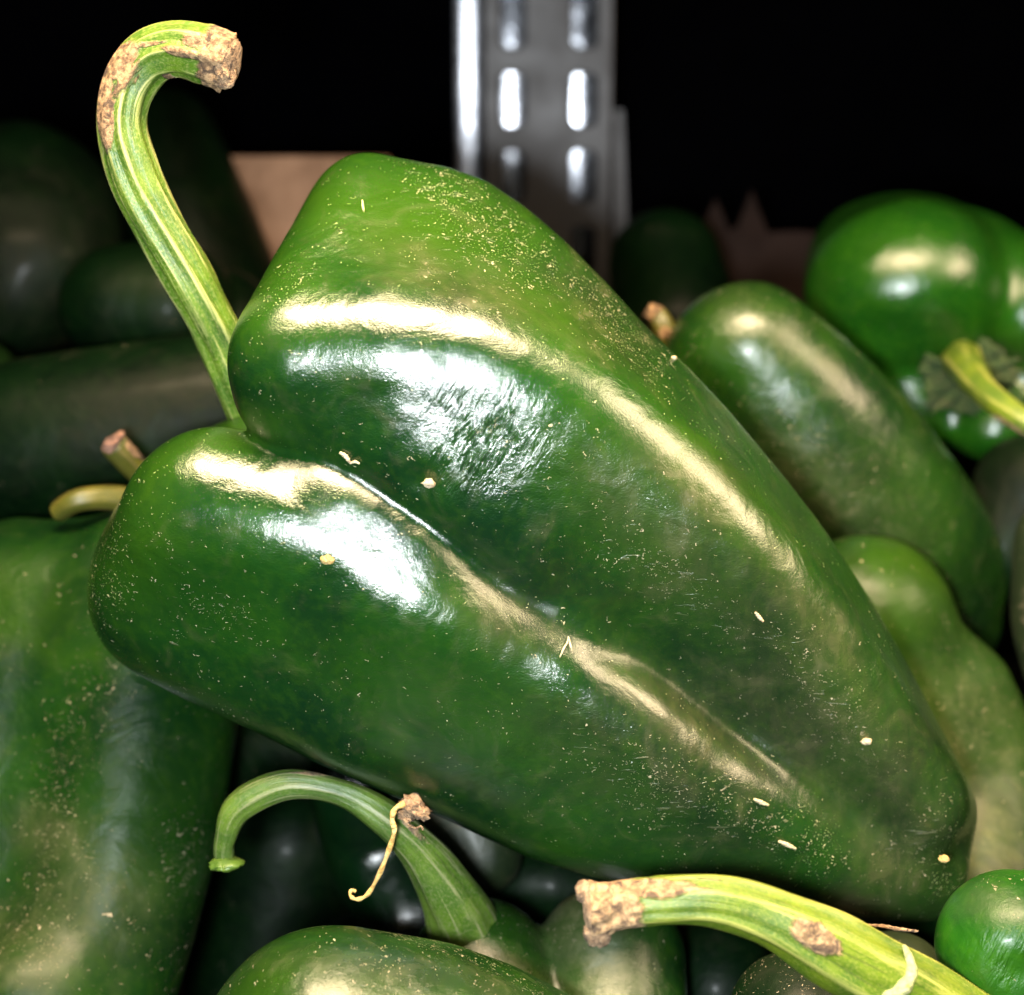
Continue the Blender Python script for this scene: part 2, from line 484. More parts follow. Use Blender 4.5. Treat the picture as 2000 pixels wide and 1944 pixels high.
# ------------------------------------------------------------------ tubes
def tube(path, sides=48, seg=10, ribs=7, rib_amp=0.07, twist=0.8, rough_end=0.0, cork_len=0.0, patches=(), seed=0, flat=1.0, flare=()):
    """path: (px,py,d,r_px). Returns world V, quads, uv, attrs."""
    r = np.random.RandomState(seed)
    C = catmull(np.array([[*K(a, b, d), R_(q, d)] for a, b, d, q in path]), seg)
    n = len(C)
    T = np.gradient(C[:, :3], axis=0); T /= np.linalg.norm(T, axis=1)[:, None]
    up = np.array([0.0, 0.0, 1.0])
    N = np.zeros_like(T)
    v = up - T[0] * (up @ T[0]); v /= np.linalg.norm(v); N[0] = v
    for i in range(1, n):
        v = N[i - 1] - T[i] * (N[i - 1] @ T[i]); N[i] = v / np.linalg.norm(v)
    B = np.cross(T, N)
    s = np.concatenate([[0], np.cumsum(np.linalg.norm(np.diff(C[:, :3], axis=0), axis=1))])
    L = s[-1]
    th = np.linspace(0, 2 * PI, sides, endpoint=False)
    ph = r.rand(6) * 6.28
    tw = twist * s / max(L, 1e-6)
    A = th[None, :] + tw[:, None]
    ridge = np.zeros_like(A)
    for k, am in ((ribs, 1.0), (ribs + 4, 0.5), (2 * ribs + 1, 0.35)):
        ridge += am * np.cos(k * A + ph[k % 6] + 0.5 * np.sin(s[:, None] / L * 5 + ph[0]))
    rr = C[:, 3:4] * (1 + rib_amp * ridge * 0.6)
    lump = 0.03 * np.sin(s[:, None] * 420 + 2 * th + ph[1]) + 0.03 * np.sin(s[:, None] * 170 - th + ph[2])
    rr = rr * (1 + lump)
    endw = smooth(cork_len, 0, s)[:, None] if cork_len > 0 else np.zeros((n, 1))
    endw = endw * np.ones_like(A)
    if rough_end:
        nz = sum(np.sin(k1 * A + k2 * s[:, None] * 900 + p) for k1, k2, p in ((5, 1, ph[3]), (9, 2.1, ph[4]), (13, 1.4, ph[5]), (7, 3.0, 1.0))) / 4
        rr = rr * (1 + rough_end * nz * endw)
    P = C[:, None, :3] + rr[:, :, None] * (np.cos(th)[None, :, None] * N[:, None, :] * flat + np.sin(th)[None, :, None] * B[:, None, :])
    V = P.reshape(-1, 3)
    cork = endw.ravel().copy() * 1.1
    px, py = pxy(V)
    for (x, y, rx, ry, ang, st) in patches:
        ca, sa = math.cos(math.radians(ang)), math.sin(math.radians(ang))
        u = ((px - x) * ca + (py - y) * sa) / rx; q = (-(px - x) * sa + (py - y) * ca) / ry
        facing = 1.0
        cork = np.maximum(cork, st * np.exp(-(u * u + q * q)) * facing)
    Q = []
    idx = np.arange(n * sides).reshape(n, sides)
    nx = np.roll(idx, -1, 1)
    Q = np.stack([idx[:-1], nx[:-1], nx[1:], idx[1:]], -1).reshape(-1, 4)
    Rm = C[:, 3].mean()
    uv = np.stack([np.repeat((np.abs(th - PI) * Rm)[None, :], n, 0), np.repeat(s[:, None], sides, 1)], -1).reshape(-1, 2)
    # close both ends with shallow domes
    Vl = [V]; Ql = [q.tolist() for q in Q]
    nv = len(V)
    extra_uv = []; extra = []
    for end, sg in ((0, -1), (n - 1, 1)):
        c = C[end, :3] + sg * T[end] * C[end, 3] * (0.15 if end else 0.02)
        ring = idx[end]
        Vl.append(c[None]); extra_uv.append([0, s[end]]); extra.append(end == 0)
        for k in range(sides):
            a, b = ring[k], ring[(k + 1) % sides]
            Ql.append([a, nv, b] if end == 0 else [a, b, nv])
        nv += 1
    V = np.vstack(Vl)
    uv = np.vstack([uv, extra_uv])
    cork = np.concatenate([cork, [1.0 if (e and cork_len > 0) else 0 for e in extra]])
    rg = np.concatenate([(ridge.ravel() * 0.4 + 0.3), [0, 0]])
    return to_world(V), Ql, uv, dict(cork=cork, ridge=rg)


def lump(center, radius, axis=(1, 0, 0), squash=1.0, amp=0.25, seed=0, nu=26, nv_=18, k=6.0):
    """an irregular woody or crumbly lump, world V + quads. center in cam space."""
    r = np.random.RandomState(seed)
    u = np.linspace(0, 2 * PI, nu, endpoint=False); v = np.linspace(0, PI, nv_)
    uu, vv = np.meshgrid(u, v)
    D = np.stack([np.cos(uu) * np.sin(vv), np.sin(uu) * np.sin(vv), np.cos(vv)], -1).reshape(-1, 3)
    nz = np.zeros(len(D))
    for i in range(9):
        q = r.normal(size=3) * k * (0.6 + 0.22 * i)
        nz += np.sin(D @ q + r.rand() * 6) / (1 + 0.25 * i)
    rad = 1 + amp * nz / 2.4
    ax = np.array(axis, float); ax /= np.linalg.norm(ax)
    P = D * rad[:, None]
    P = P - ax * (P @ ax)[:, None] * (1 - squash)
    V = np.array(center) + P * np.array(radius)
    idx = np.arange(nu * nv_).reshape(nv_, nu); nx = np.roll(idx, -1, 1)
    Q = np.stack([idx[:-1], idx[1:], nx[1:], nx[:-1]], -1).reshape(-1, 4)
    return to_world(V), Q


# ------------------------------------------------------------------ pepper builder
def blobs(P, lst):
    px, py = pxy(P)
    out = np.zeros(len(P))
    for (x, y, rx, ry, ang, st) in lst:
        ca, sa = math.cos(math.radians(ang)), math.sin(math.radians(ang))
        u = ((px - x) * ca + (py - y) * sa) / rx; v = (-(px - x) * sa + (py - y) * ca) / ry
        out = np.maximum(out, st * np.exp(-(u * u + v * v) ** 1.3))
    return out


def pepper(label, lobes, mat, step=0.0012, k=0.004, base_f=None, dents=(), dust=(), film=(), yellow=(), wrinkle=(), seed=0, wob=0.0002, name='poblano_pepper', cat='pepper', group='green poblano peppers in the pile'):
    f, lo, hi = pepper_sdf(lobes, k, dents, seed, wob, base_f)
    V, Q = surface_net(f, lo, hi, step)
    W = to_world(V)
    base = W.mean(0); base[2] = W[:, 2].min()
    root = empty(name, base.tolist())
    tag(root, label, cat, group)
    # wrinkle coordinates lie across the photo diagonal of the skin
    px, py = pxy(V)
    a = math.radians(-62)
    uv = np.stack([(px * -math.sin(a) + py * math.cos(a)) * 7.5e-5, (px * math.cos(a) + py * math.sin(a)) * 7.5e-5], -1)
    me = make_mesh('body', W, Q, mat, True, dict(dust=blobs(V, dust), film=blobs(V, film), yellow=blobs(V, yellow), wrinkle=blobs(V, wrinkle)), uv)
    body = link('body', me, root)
    return root, body


def add_stem(root, path, mat, cut=None, cut_mat=None, name='stem', label=None, **kw):
    V, Q, uv, at = tube(path, **kw)
    me = make_mesh(name, V, Q, mat, True, at, uv)
    o = link(name, me, root)
    if label: o['label'] = label
    if cut:
        for i, (px, py, d, r, ax, sq, amp, sd) in enumerate(cut):
            V, Q = lump(K(px, py, d), R_(r, d), ax, sq, amp, sd)
            link('cut_end', make_mesh('cut_end', V, Q, cut_mat or M_CORK), o)
    return o


# ================================================================== STRUCTURE
def box_obj(name, lo, hi, mat, parent=None, bevel=0.0):
    x0, y0, z0 = lo; x1, y1, z1 = hi
    V = np.array([[x, y, z] for x in (x0, x1) for y in (y0, y1) for z in (z0, z1)], float)
    Q = [[0, 1, 3, 2], [4, 6, 7, 5], [0, 4, 5, 1], [2, 3, 7, 6], [0, 2, 6, 4], [1, 5, 7, 3]]
    me = make_mesh(name, V, Q, mat, False)
    o = link(name, me, parent, origin=((x0 + x1) / 2, (y0 + y1) / 2, z0))
    if bevel:
        b = o.modifiers.new('bevel', 'BEVEL'); b.width = bevel; b.segments = 3
    return o


def plain(name, c1, c2, scale, rough, metallic=0.0, bump=0.3, dist=0.0005, spec=0.5):
    m = NT(name)
    co = m.n('ShaderNodeTexCoord').outputs['Object']
    a = m.noise(co, scale, 5, 0.65, 0.3)
    col = m.mix(m.rng(a, 0.3, 0.7), c1, c2)
    ro = m.math('ADD', rough, m.math('MULTIPLY', m.math('SUBTRACT', m.noise(co, scale * 3, 3), 0.5), 0.25))
    return m.set(Base_Color=col, Roughness=ro, Metallic=metallic, Specular_IOR_Level=spec, Normal=m.bump(m.noise(co, scale * 9, 4), bump, dist))


def at_px(px, py, Y):
    """world x, z of a photo pixel on the upright plane y = Y"""
    d = to_world(K(px, py, 1.0)) - np.array(CAM_M.translation)
    t = (Y - CAM_M.translation.y) / d[1]
    return np.array(CAM_M.translation) + d * t


M_WALL = plain('black_board', (0.0002, 0.0002, 0.0004), (0.0004, 0.0004, 0.0007), 30, 0.9, spec=0.01)
M_SHELF = plain('black_shelf', (0.0006, 0.0006, 0.0006), (0.0012, 0.001, 0.001), 60, 0.6, spec=0.1)
M_METAL = plain('upright_grey', (0.024, 0.0225, 0.0225), (0.031, 0.029, 0.029), 30, 0.45, 0.3, 0.15, spec=0.3)
M_SHINE = plain('galvanised', (0.045, 0.047, 0.053), (0.065, 0.067, 0.073), 70, 0.14, 0.85, 0.1)
M_RAIL = plain('rail_steel', (0.24, 0.245, 0.27), (0.32, 0.325, 0.35), 90, 0.3, 0.7, 0.1)
M_LEDGE = plain('card_liner', (0.12, 0.068, 0.040), (0.21, 0.125, 0.078), 55, 0.8, spec=0.1)
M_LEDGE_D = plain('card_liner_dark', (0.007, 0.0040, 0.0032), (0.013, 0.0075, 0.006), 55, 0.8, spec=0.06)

YW = 0.56
shelf = box_obj('shelf', (-0.9, -0.25, -0.02), (0.9, YW + 0.03, 0.0), M_SHELF); tag(shelf, kind='structure')
wall = box_obj('wall', (-0.9, YW + 0.03, -0.02), (0.9, YW + 0.05, 0.9), M_WALL); tag(wall, kind='structure')


def slotted_plate(name, x0, x1, z0, z1, y, thick, slots, mat, parent):
    cu = bpy.data.curves.new(name, 'CURVE'); cu.dimensions = '2D'; cu.fill_mode = 'BOTH'
    cu.extrude = thick / 2; cu.bevel_depth = thick * 0.35; cu.bevel_resolution = 2

    def poly(pts):
        sp = cu.splines.new('POLY'); sp.points.add(len(pts) - 1)
        for p, (a, b) in zip(sp.points, pts): p.co = (a, b, 0, 1)
        sp.use_cyclic_u = True
    poly([(x0, z0), (x1, z0), (x1, z1), (x0, z1)])
    for cx, cz, w_, h_ in slots:
        r = w_ * 0.32; pts = []
        for qx, qz, a0 in ((1, 1, 0), (-1, 1, 90), (-1, -1, 180), (1, -1, 270)):
            for j in range(6):
                a = math.radians(a0 + j * 18)
                pts.append((cx + qx * (w_ / 2 - r) + r * math.cos(a), cz + qz * (h_ / 2 - r) + r * math.sin(a)))
        poly(pts)
    tmp = bpy.data.objects.new(name, cu); COL.objects.link(tmp)
    dg = bpy.context.evaluated_depsgraph_get()
    me = bpy.data.meshes.new_from_object(tmp.evaluated_get(dg))
    bpy.data.objects.remove(tmp)
    me.transform(Matrix.Translation((0, y, 0)) @ Matrix.Rotation(PI / 2, 4, 'X'))
    me.materials.clear(); me.materials.append(mat)
    return link(name, me, parent)


YU = 0.50
pA = at_px(948, 200, YU); pB = at_px(1192, 200, YU)
x0, x1 = pA[0], pB[0]
up = empty('shelf_upright', ((x0 + x1) / 2, YU, 0))
tag(up, 'grey slotted metal shelf upright standing against the black back wall', 'shelf upright')
slots = []
zt = at_px(1000, 195, YU)[2]; pitch = zt - at_px(1000, 345, YU)[2]
for i in range(-4, 6):
    for sx in (1001, 1140):
        slots.append((at_px(sx, 200, YU)[0], zt + i * pitch, 52 * YU / F * 1.02, 100 * YU / F * 1.02))
slots = [s_ for s_ in slots if s_[1] > 0.01]
slotted_plate('face_plate', x0, x1, 0.002, zt + 6 * pitch, YU, 0.0012, slots, M_METAL, up)
for nm, a, b in (('side_flange', x0 + 0.0003, x0 + 0.0018), ('side_flange', x1 - 0.0018, x1 - 0.0003)):
    box_obj(nm, (a, YU + 0.0015, 0.002), (b, YU + 0.022, zt + 6 * pitch), M_METAL, up)
# the pale inner channel that shows through the slots, one strip behind each row
for sx in (1001, 1140):
    cx = at_px(sx, 200, YU)[0]
    V = []; Q = []
    hh = 24
    zz = np.linspace(0.002, zt + 6 * pitch, 50)
    for z in zz:
        for j in range(hh + 1):
            a = (j / hh - 0.5) * 0.5
            V.append((cx + math.sin(a) * 0.018, YU + 0.0135 - math.cos(a) * 0.0085, z))
    for i in range(len(zz) - 1):
        for j in range(hh):
            a = i * (hh + 1) + j
            Q.append([a, a + 1, a + hh + 2, a + hh + 1])
    me = make_mesh('inner_channel', np.array(V), Q, M_SHINE)
    o = link('inner_channel', me, up)
    so = o.modifiers.new('solid', 'SOLIDIFY'); so.thickness = 0.0008

# round bright rail on the left of the upright
ra = at_px(914, 100, YU + 0.004)
V = []; Q = []
nseg = 28; zs = np.linspace(0.002, zt + 6 * pitch, 60)
for z in zs:
    for j in range(nseg):
        a = 2 * PI * j / nseg
        V.append((ra[0] + 0.0038 * math.copysign(abs(math.cos(a)) ** .6, math.cos(a)), YU + 0.006 + 0.0016 * math.copysign(abs(math.sin(a)) ** .8, math.sin(a)), z))
for i in range(len(zs) - 1):
    for j in range(nseg):
        a = i * nseg + j; b = i * nseg + (j + 1) % nseg
        Q.append([a, b, b + nseg, a + nseg])
Q.append(list(range(nseg))[::-1]); Q.append([(len(zs) - 1) * nseg + j for j in range(nseg)])
rail = link('metal_rail', make_mesh('metal_rail', np.array(V), Q, M_RAIL), None, origin=(ra[0], YU + 0.006, 0))
tag(rail, 'thin shiny metal rail beside the left edge of the slotted upright', 'rail')

# flared bracket to the right of the upright
q0 = at_px(1203, 215, YU); q1 = at_px(1218, 215, YU); q2 = at_px(1200, 470, YU); q3 = at_px(1234, 470, YU)
V = np.array([[q0[0], YU + 0.004, q0[2]], [q1[0], YU + 0.004, q0[2]], [q3[0], YU + 0.001, q2[2] - 0.02], [q2[0], YU + 0.001, q2[2] - 0.02]])
V = np.vstack([V, V + np.array([0, 0.0015, 0])])
Q = [[0, 3, 2, 1], [4, 5, 6, 7], [0, 1, 5, 4], [1, 2, 6, 5], [2, 3, 7, 6], [3, 0, 4, 7]]
br = link('metal_bracket', make_mesh('metal_bracket', V, Q, M_METAL, False), None, origin=(float(q2[0]), YU, float(q2[2]) - 0.02))
tag(br, 'narrow grey metal bracket widening downwards beside the right edge of the upright', 'bracket')

# card liner behind the pile
a = at_px(300, 305, 0.44); b = at_px(760, 305, 0.44)
box_obj('card_liner', (a[0], 0.44, 0.0), (b[0], 0.4425, a[2]), M_LEDGE, None, 0.0006)
tag(bpy.data.objects['card_liner'], 'beige cardboard liner at the back left, between a dark pepper and the large pepper', 'cardboard')

# torn edge of a dark carton, far right behind the pile
outline = [(1340, 560), (1345, 462), (1368, 455), (1380, 425), (1398, 388), (1412, 420), (1424, 452), (1442, 440), (1458, 398), (1468, 372), (1484, 415), (1500, 455), (1560, 452), (1640, 458), (1700, 450), (1700, 560)]
pts = [at_px(x, y, 0.47) for x, y in outline]
V = np.array([(p[0], 0.47, p[2]) for p in pts] + [(p[0], 0.4725, p[2]) for p in pts]); n_ = len(pts)
V[[0, n_ - 1, n_, 2 * n_ - 1], 2] = 0.0
Q = [list(range(n_)), list(range(2 * n_ - 1, n_ - 1, -1))] + [[i, i + n_, (i + 1) % n_ + n_, (i + 1) % n_] for i in range(n_)]
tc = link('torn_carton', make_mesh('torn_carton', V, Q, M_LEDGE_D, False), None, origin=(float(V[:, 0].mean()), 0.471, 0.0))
tag(tc, 'dim brown carton with a torn jagged top edge behind the lobed and dusty peppers', 'carton')

# ================================================================== HERO
def k_hero(P):
    px, py = pxy(P)
    return 0.0012 + 0.0036 * smooth(820, 1150, px)


RIDGE = [(600, 700, .2420, 150), (840, 700, .2410, 150), (1050, 778, .2430, 148), (1200, 888, .2460, 142), (1370, 1045, .2490, 130), (1500, 1165, .2525, 118), (1640, 1345, .2575, 104), (1792, 1560, .2640, 88)]
RIM = [(728, 434, .2630, 132), (890, 466, .2625, 124), (1060, 585, .2625, 112), (1200, 735, .2640, 112), (1352, 895, .2655, 112), (1500, 1072, .2685, 110), (1645, 1294, .2715, 106), (1798, 1590, .2760, 102)]
FLANK = [(612, 775, .2460, 136), (800, 850, .2440, 150), (960, 960, .2455, 150), (1100, 1085, .2510, 145), (1260, 1215, .2585, 126), (1420, 1365, .2630, 110), (1560, 1510, .2670, 96), (1745, 1670, .2700, 82)]
CREST = [(415, 1000, .2490, 165), (610, 1045, .2465, 155), (800, 1160, .2465, 145), (960, 1240, .2490, 132), (1130, 1350, .2500, 112), (1300, 1470, .2525, 98), (1460, 1575, .2570, 86), (1640, 1670, .2650, 70)]
BELLY = [(335, 1165, .2590, 156), (540, 1275, .2570, 156), (760, 1375, .2570, 153), (980, 1470, .2590, 152), (1190, 1560, .2615, 150), (1400, 1612, .2640, 135), (1610, 1675, .2680, 114), (1792, 1708, .2730, 92)]


def between(A, B, ts):
    A = np.array(A); B = np.array(B)
    return [(A * (1 - t) + B * t).tolist() for t in ts]


upper = [RIDGE, RIM, FLANK] + between(RIDGE, RIM, (.14, .29, .43, .57, .71, .86)) + between(RIDGE, FLANK, (.25, .5, .75))
lower = [CREST, BELLY] + between(CREST, BELLY, (.2, .4, .6, .8)) + [[(520, 985, .2690, 175), (720, 1075, .2630, 180), (930, 1190, .2640, 165)], [(530, 925, .2485, 88), (640, 972, .2436, 100), (755, 1048, .2432, 102), (870, 1120, .2455, 96), (975, 1185, .2505, 84)]]
rear = [[(735, 650, .276, 235), (950, 810, .276, 240), (1200, 1020, .278, 235), (1430, 1270, .281, 200), (1620, 1500, .284, 150), (1740, 1650, .286, 100)],
        [(440, 1110, .273, 240), (640, 1200, .272, 235), (850, 1310, .271, 235), (1130, 1430, .273, 235), (1420, 1540, .277, 185), (1680, 1660, .281, 110)]]
hero_lobes = upper + lower + rear
HU = [chain_sdf(c)[0] for c in upper]; HL = [chain_sdf(c)[0] for c in lower]; HR = [chain_sdf(c)[0] for c in rear]


def hero_f(P):
    """upper lobe (rim, ridge, flank) and lower lobe (crest, belly), joined over the crease"""
    u = HU[0](P)
    for g in HU[1:]: u = smin(u, g(P, u + 0.0016), 0.0016)
    l = HL[0](P)
    for g in HL[1:]: l = smin(l, g(P, l + 0.0016), 0.0016)
    u = smin(u, HR[0](P), 0.008)
    l = smin(l, HR[1](P), 0.008)
    return smin(u, l, k_hero(P))


def hit(px, py, f=hero_f):
    """distance at which the sight line meets the large pepper"""
    ds = np.linspace(.20, .34, 1400)
    v = f(np.array([K(px, py, d) for d in ds]))
    k_ = np.argmax(v < 0)
    return ds[k_] if v[k_] < 0 else .262


hero_dents = [(x, y, hit(x, y), r_, dp) for x, y, r_, dp in (
    (822, 942, 34, 12), (1120, 1130, 80, 10), (705, 800, 60, 6), (560, 1000, 45, -3), (640, 1140, 50, 4), (730, 1030, 45, 4), (860, 1100, 40, -3),
    (1180, 1290, 50, 5), (1290, 1390, 50, -3), (1420, 1480, 40, 4), (1480, 1400, 80, 5), (1650, 1620, 80, 6), (300, 1180, 70, 4), (880, 1400, 100, 4), (1000, 560, 90, 3), (1420, 1000, 40, 3), (1560, 1180, 40, -2))] + [ (668, 580, .2445, 9, 7), (664, 596, .2445, 7, 6)]

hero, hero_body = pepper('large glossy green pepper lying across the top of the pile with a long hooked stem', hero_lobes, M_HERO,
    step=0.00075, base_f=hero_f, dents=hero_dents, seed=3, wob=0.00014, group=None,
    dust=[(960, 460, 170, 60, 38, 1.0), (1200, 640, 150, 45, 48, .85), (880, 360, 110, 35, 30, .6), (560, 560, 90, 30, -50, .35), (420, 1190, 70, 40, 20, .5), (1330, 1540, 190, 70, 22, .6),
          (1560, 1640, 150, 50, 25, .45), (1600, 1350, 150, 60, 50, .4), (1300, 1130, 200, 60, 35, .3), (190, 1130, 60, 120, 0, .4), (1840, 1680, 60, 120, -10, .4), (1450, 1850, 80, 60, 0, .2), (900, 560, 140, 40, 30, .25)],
    film=[(1370, 960, 140, 60, 42, .4), (1600, 1240, 260, 60, 55, .4), (1350, 1420, 220, 60, 40, .4), (980, 1210, 120, 60, 30, .3), (1650, 1450, 320, 130, 50, .35), (1350, 1080, 260, 90, 40, .22), (1750, 1650, 120, 140, 0, .3), (1250, 1500, 300, 120, 25, .15), (900, 560, 200, 60, 25, .3), (1180, 620, 160, 60, 48, .2)],  # ridge bands paint in a warm beige highlight, besides wax and dust
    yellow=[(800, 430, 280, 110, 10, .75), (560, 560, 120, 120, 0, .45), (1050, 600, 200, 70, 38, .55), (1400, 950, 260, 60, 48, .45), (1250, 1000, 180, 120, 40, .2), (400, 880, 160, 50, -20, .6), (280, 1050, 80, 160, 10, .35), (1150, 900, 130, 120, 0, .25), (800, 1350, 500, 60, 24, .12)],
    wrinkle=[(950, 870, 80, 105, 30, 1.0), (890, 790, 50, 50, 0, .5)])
hero.name = 'large_poblano_pepper'
add_stem(hero, [(447, 122, .246, 52), (400, 107, .246, 54), (345, 97, .247, 51), (290, 115, .248, 49), (250, 170, .249, 47), (236, 250, .250, 46), (262, 345, .252, 47), (312, 445, .254, 47), (375, 555, .257, 46), (430, 665, .262, 46), (485, 780, .268, 52), (540, 860, .276, 62)],
    M_STEM, cut=[(445, 124, .246, 50, (.9, -.25, 0), .45, .12, 4), (430, 94, .2445, 26, (1, 0, 0), .7, .22, 8), (438, 148, .2445, 25, (1, 0, 0), .8, .22, 9)], ribs=8, rib_amp=.11, twist=1.2, rough_end=.14, cork_len=.006,
    patches=[(235, 120, 60, 30, -50, .85), (205, 210, 20, 100, -3, .95), (250, 150, 26, 60, 30, .7), (345, 100, 60, 14, 15, .75), (300, 85, 60, 10, -10, .7), (330, 150, 30, 8, 20, .7), (380, 80, 40, 20, 10, .7)], seed=5, label='long hooked stem with a corky cut end')

# ================================================================== PEPPERS AROUND
p2, _ = pepper('wide green pepper below and left of the large pepper, creased down the middle', [
    [(262, 1180, .303, 182), (266, 1420, .296, 190), (225, 1700, .287, 182), (160, 2000, .277, 165)],
    [(60, 1225, .308, 212), (20, 1500, .300, 215), (-40, 1800, .291, 200), (-80, 2050, .282, 190)], [(40, 1960, .268, 110), (10, 2080, .268, 120)]], M_MATTE, step=.0010, k=.010, seed=11, wob=.0003,
    dust=[(110, 1560, 50, 200, 12, .55), (360, 1680, 60, 90, 0, .8), (60, 1850, 120, 60, 30, .6), (180, 1700, 110, 30, 50, .6), (200, 1330, 60, 160, 20, .35), (350, 1880, 60, 60, 0, .3)],
    film=[(110, 1640, 90, 60, 30, .7), (180, 1750, 140, 110, 20, .45), (60, 1850, 100, 100, 0, .6), (390, 1860, 20, 100, 12, .7)], yellow=[(0, 1180, 150, 90, 0, .4), (300, 1550, 120, 120, 0, .15)])
add_stem(p2, [(112, 1000, .296, 20), (150, 978, .294, 22), (205, 972, .296, 23), (270, 985, .300, 28), (300, 1030, .303, 34)], M_STEM_B, ribs=6, rib_amp=.06, seed=2, sides=24)

p3, _ = pepper('green pepper at the bottom edge, cut off by the frame under the arching stem', [
    [(655, 2078, .236, 264), (900, 2140, .240, 268), (1180, 2260, .246, 230)], [(560, 2200, .25, 240), (900, 2280, .25, 230)]], M_MID, step=.0010, k=.006, seed=21, wob=.0003,
    dust=[(820, 1835, 100, 16, 12, .9), (760, 1880, 120, 30, 10, .5), (980, 1900, 160, 20, 28, .6), (700, 1920, 200, 30, 0, .35)], film=[(700, 1890, 200, 30, 5, .35), (950, 1920, 150, 30, 20, .3)],
    yellow=[(520, 1930, 90, 60, -30, .5), (680, 1935, 150, 30, 0, .4)])

p4, _ = pepper('small green pepper with two round shoulders and a thick stem arching to the left', [
    [(938, 1902, .272, 146), (975, 2100, .262, 160)], [(1190, 1880, .275, 148), (1180, 2090, .267, 165)]], M_MID, step=.0009, k=.0022, seed=31, wob=.0002,
    dust=[(930, 1850, 120, 60, 0, .25), (1130, 1800, 60, 60, 30, .4)], film=[(1150, 1830, 80, 130, -30, 1.0), (950, 1880, 120, 30, 15, .5)], yellow=[(900, 1830, 90, 60, 0, .4)])
add_stem(p4, [(437, 1672, .258, 20), (440, 1640, .257, 21), (468, 1577, .256, 30), (560, 1533, .255, 29), (668, 1549, .255, 25), (752, 1598, .256, 34), (825, 1668, .259, 42), (880, 1752, .264, 60), (915, 1830, .270, 74)],
    M_STEM_P, ribs=7, rib_amp=.05, twist=.6, patches=[(600, 1512, 160, 12, 0, .5), (810, 1625, 60, 16, 45, .6)], seed=8, label='thick arching stem, pale at its tip and bright green at its base')
V, Q = lump(K(440, 1686, .257), R_(34, .257), (0, 1, 0.1), .35, .15, 12)
link('stem_collar', make_mesh('stem_collar', V, Q, M_STEM_P), [o for o in p4.children if o.name.startswith('stem')][0])

p6, _ = pepper('green pepper at the lower right corner whose thick lime stem reaches into view', [
    [(2080, 2240, .235, 190), (2250, 2420, .24, 200)], [(1930, 2300, .25, 170), (2100, 2480, .25, 180)]], M_MID, step=.0014, k=.004, seed=41)
s6 = add_stem(p6, [(1152, 1778, .222, 55), (1172, 1777, .222, 51), (1212, 1768, .222, 45), (1300, 1757, .222, 48), (1400, 1760, .222, 50), (1500, 1790, .223, 57), (1610, 1848, .224, 70), (1720, 1908, .226, 76), (1830, 1975, .228, 80), (1930, 2060, .230, 100), (2000, 2130, .233, 120)],
    M_STEM_Y, cut=[(1152, 1775, .2215, 46, (1, .1, 0), .30, .10, 21), (1140, 1742, .2214, 22, (1, 0, 0), .8, .15, 23), (1166, 1824, .2214, 28, (.6, .8, 0), .9, .15, 24)],
    ribs=6, rib_amp=.07, twist=.5, rough_end=.12, cork_len=.012, patches=[(1260, 1735, 150, 24, 0, .85), (1590, 1830, 70, 36, 25, .95), (1420, 1725, 120, 10, 10, .5)], seed=17, sides=64, label='thick lime green stem with a dry cut end and a brown scar')
ring_pts = []
for i in range(22):                                # pale cream ring that lies round the stem
    t = i / 21
    a = -1.25 + 2.5 * t
    c = K(1722, 1906, .226); r_ = R_(79, .226)
    ax = K(1830, 1975, .228) - K(1610, 1848, .224); ax /= np.linalg.norm(ax)
    n_ = np.array([0, 0, 1.]) - ax * ax[2]; n_ /= np.linalg.norm(n_); b_ = np.cross(ax, n_)
    ring_pts.append(c + r_ * (math.cos(a) * n_ - math.sin(a) * b_) + ax * 0.0007 * math.sin(3.2 * a))


def world_tube(pts, radii, sides=10):
    pts = np.array(pts); n = len(pts)
    T = np.gradient(pts, axis=0); T /= np.linalg.norm(T, axis=1)[:, None]
    N = np.zeros_like(T); v = np.cross(T[0], [0.3, 0.5, 0.8]); N[0] = v / np.linalg.norm(v)
    for i in range(1, n):
        v = N[i - 1] - T[i] * (N[i - 1] @ T[i]); N[i] = v / np.linalg.norm(v)
    B = np.cross(T, N); th = np.linspace(0, 2 * PI, sides, endpoint=False)
    V = (pts[:, None] + np.array(radii)[:, None, None] * (np.cos(th)[None, :, None] * N[:, None] + np.sin(th)[None, :, None] * B[:, None])).reshape(-1, 3)
    idx = np.arange(n * sides).reshape(n, sides); nx = np.roll(idx, -1, 1)
    Q = np.stack([idx[:-1], nx[:-1], nx[1:], idx[1:]], -1).reshape(-1, 4).tolist()
    Q.append(idx[0][::-1].tolist()); Q.append(idx[-1].tolist())
    return to_world(V), Q


V, Q = world_tube(ring_pts, [.0003 + .0007 * math.sin(PI * min(1, max(0, i / 21))) * (1 + .25 * math.sin(i * 1.7)) for i in range(22)])
link('stem_ring', make_mesh('stem_ring', V, Q, M_CREAM), s6)

p7, _ = pepper('small bright green pepper end at the lower right edge, streaked towards its base', [
    [(1978, 1850, .238, 148), (2060, 1960, .245, 160)], [(2060, 1840, .25, 150), (2120, 1960, .25, 150)]], M_STREAK, step=.0010, k=.005, seed=51, wob=.0002,
    film=[(1940, 1760, 60, 40, 0, .35)], wrinkle=[(1960, 1870, 90, 60, 0, .5)], yellow=[(1960, 1880, 80, 50, 0, .25)], dust=[(1960, 1720, 80, 14, -10, .3)], dents=[(1990, 1900, .228, 40, 20)])
V, Q = lump(K(1992, 1893, .2300), R_(26, .2300), (0, 0, 1), .6, .25, 61)
link('calyx', make_mesh('calyx', V, Q, M_CORK), p7)

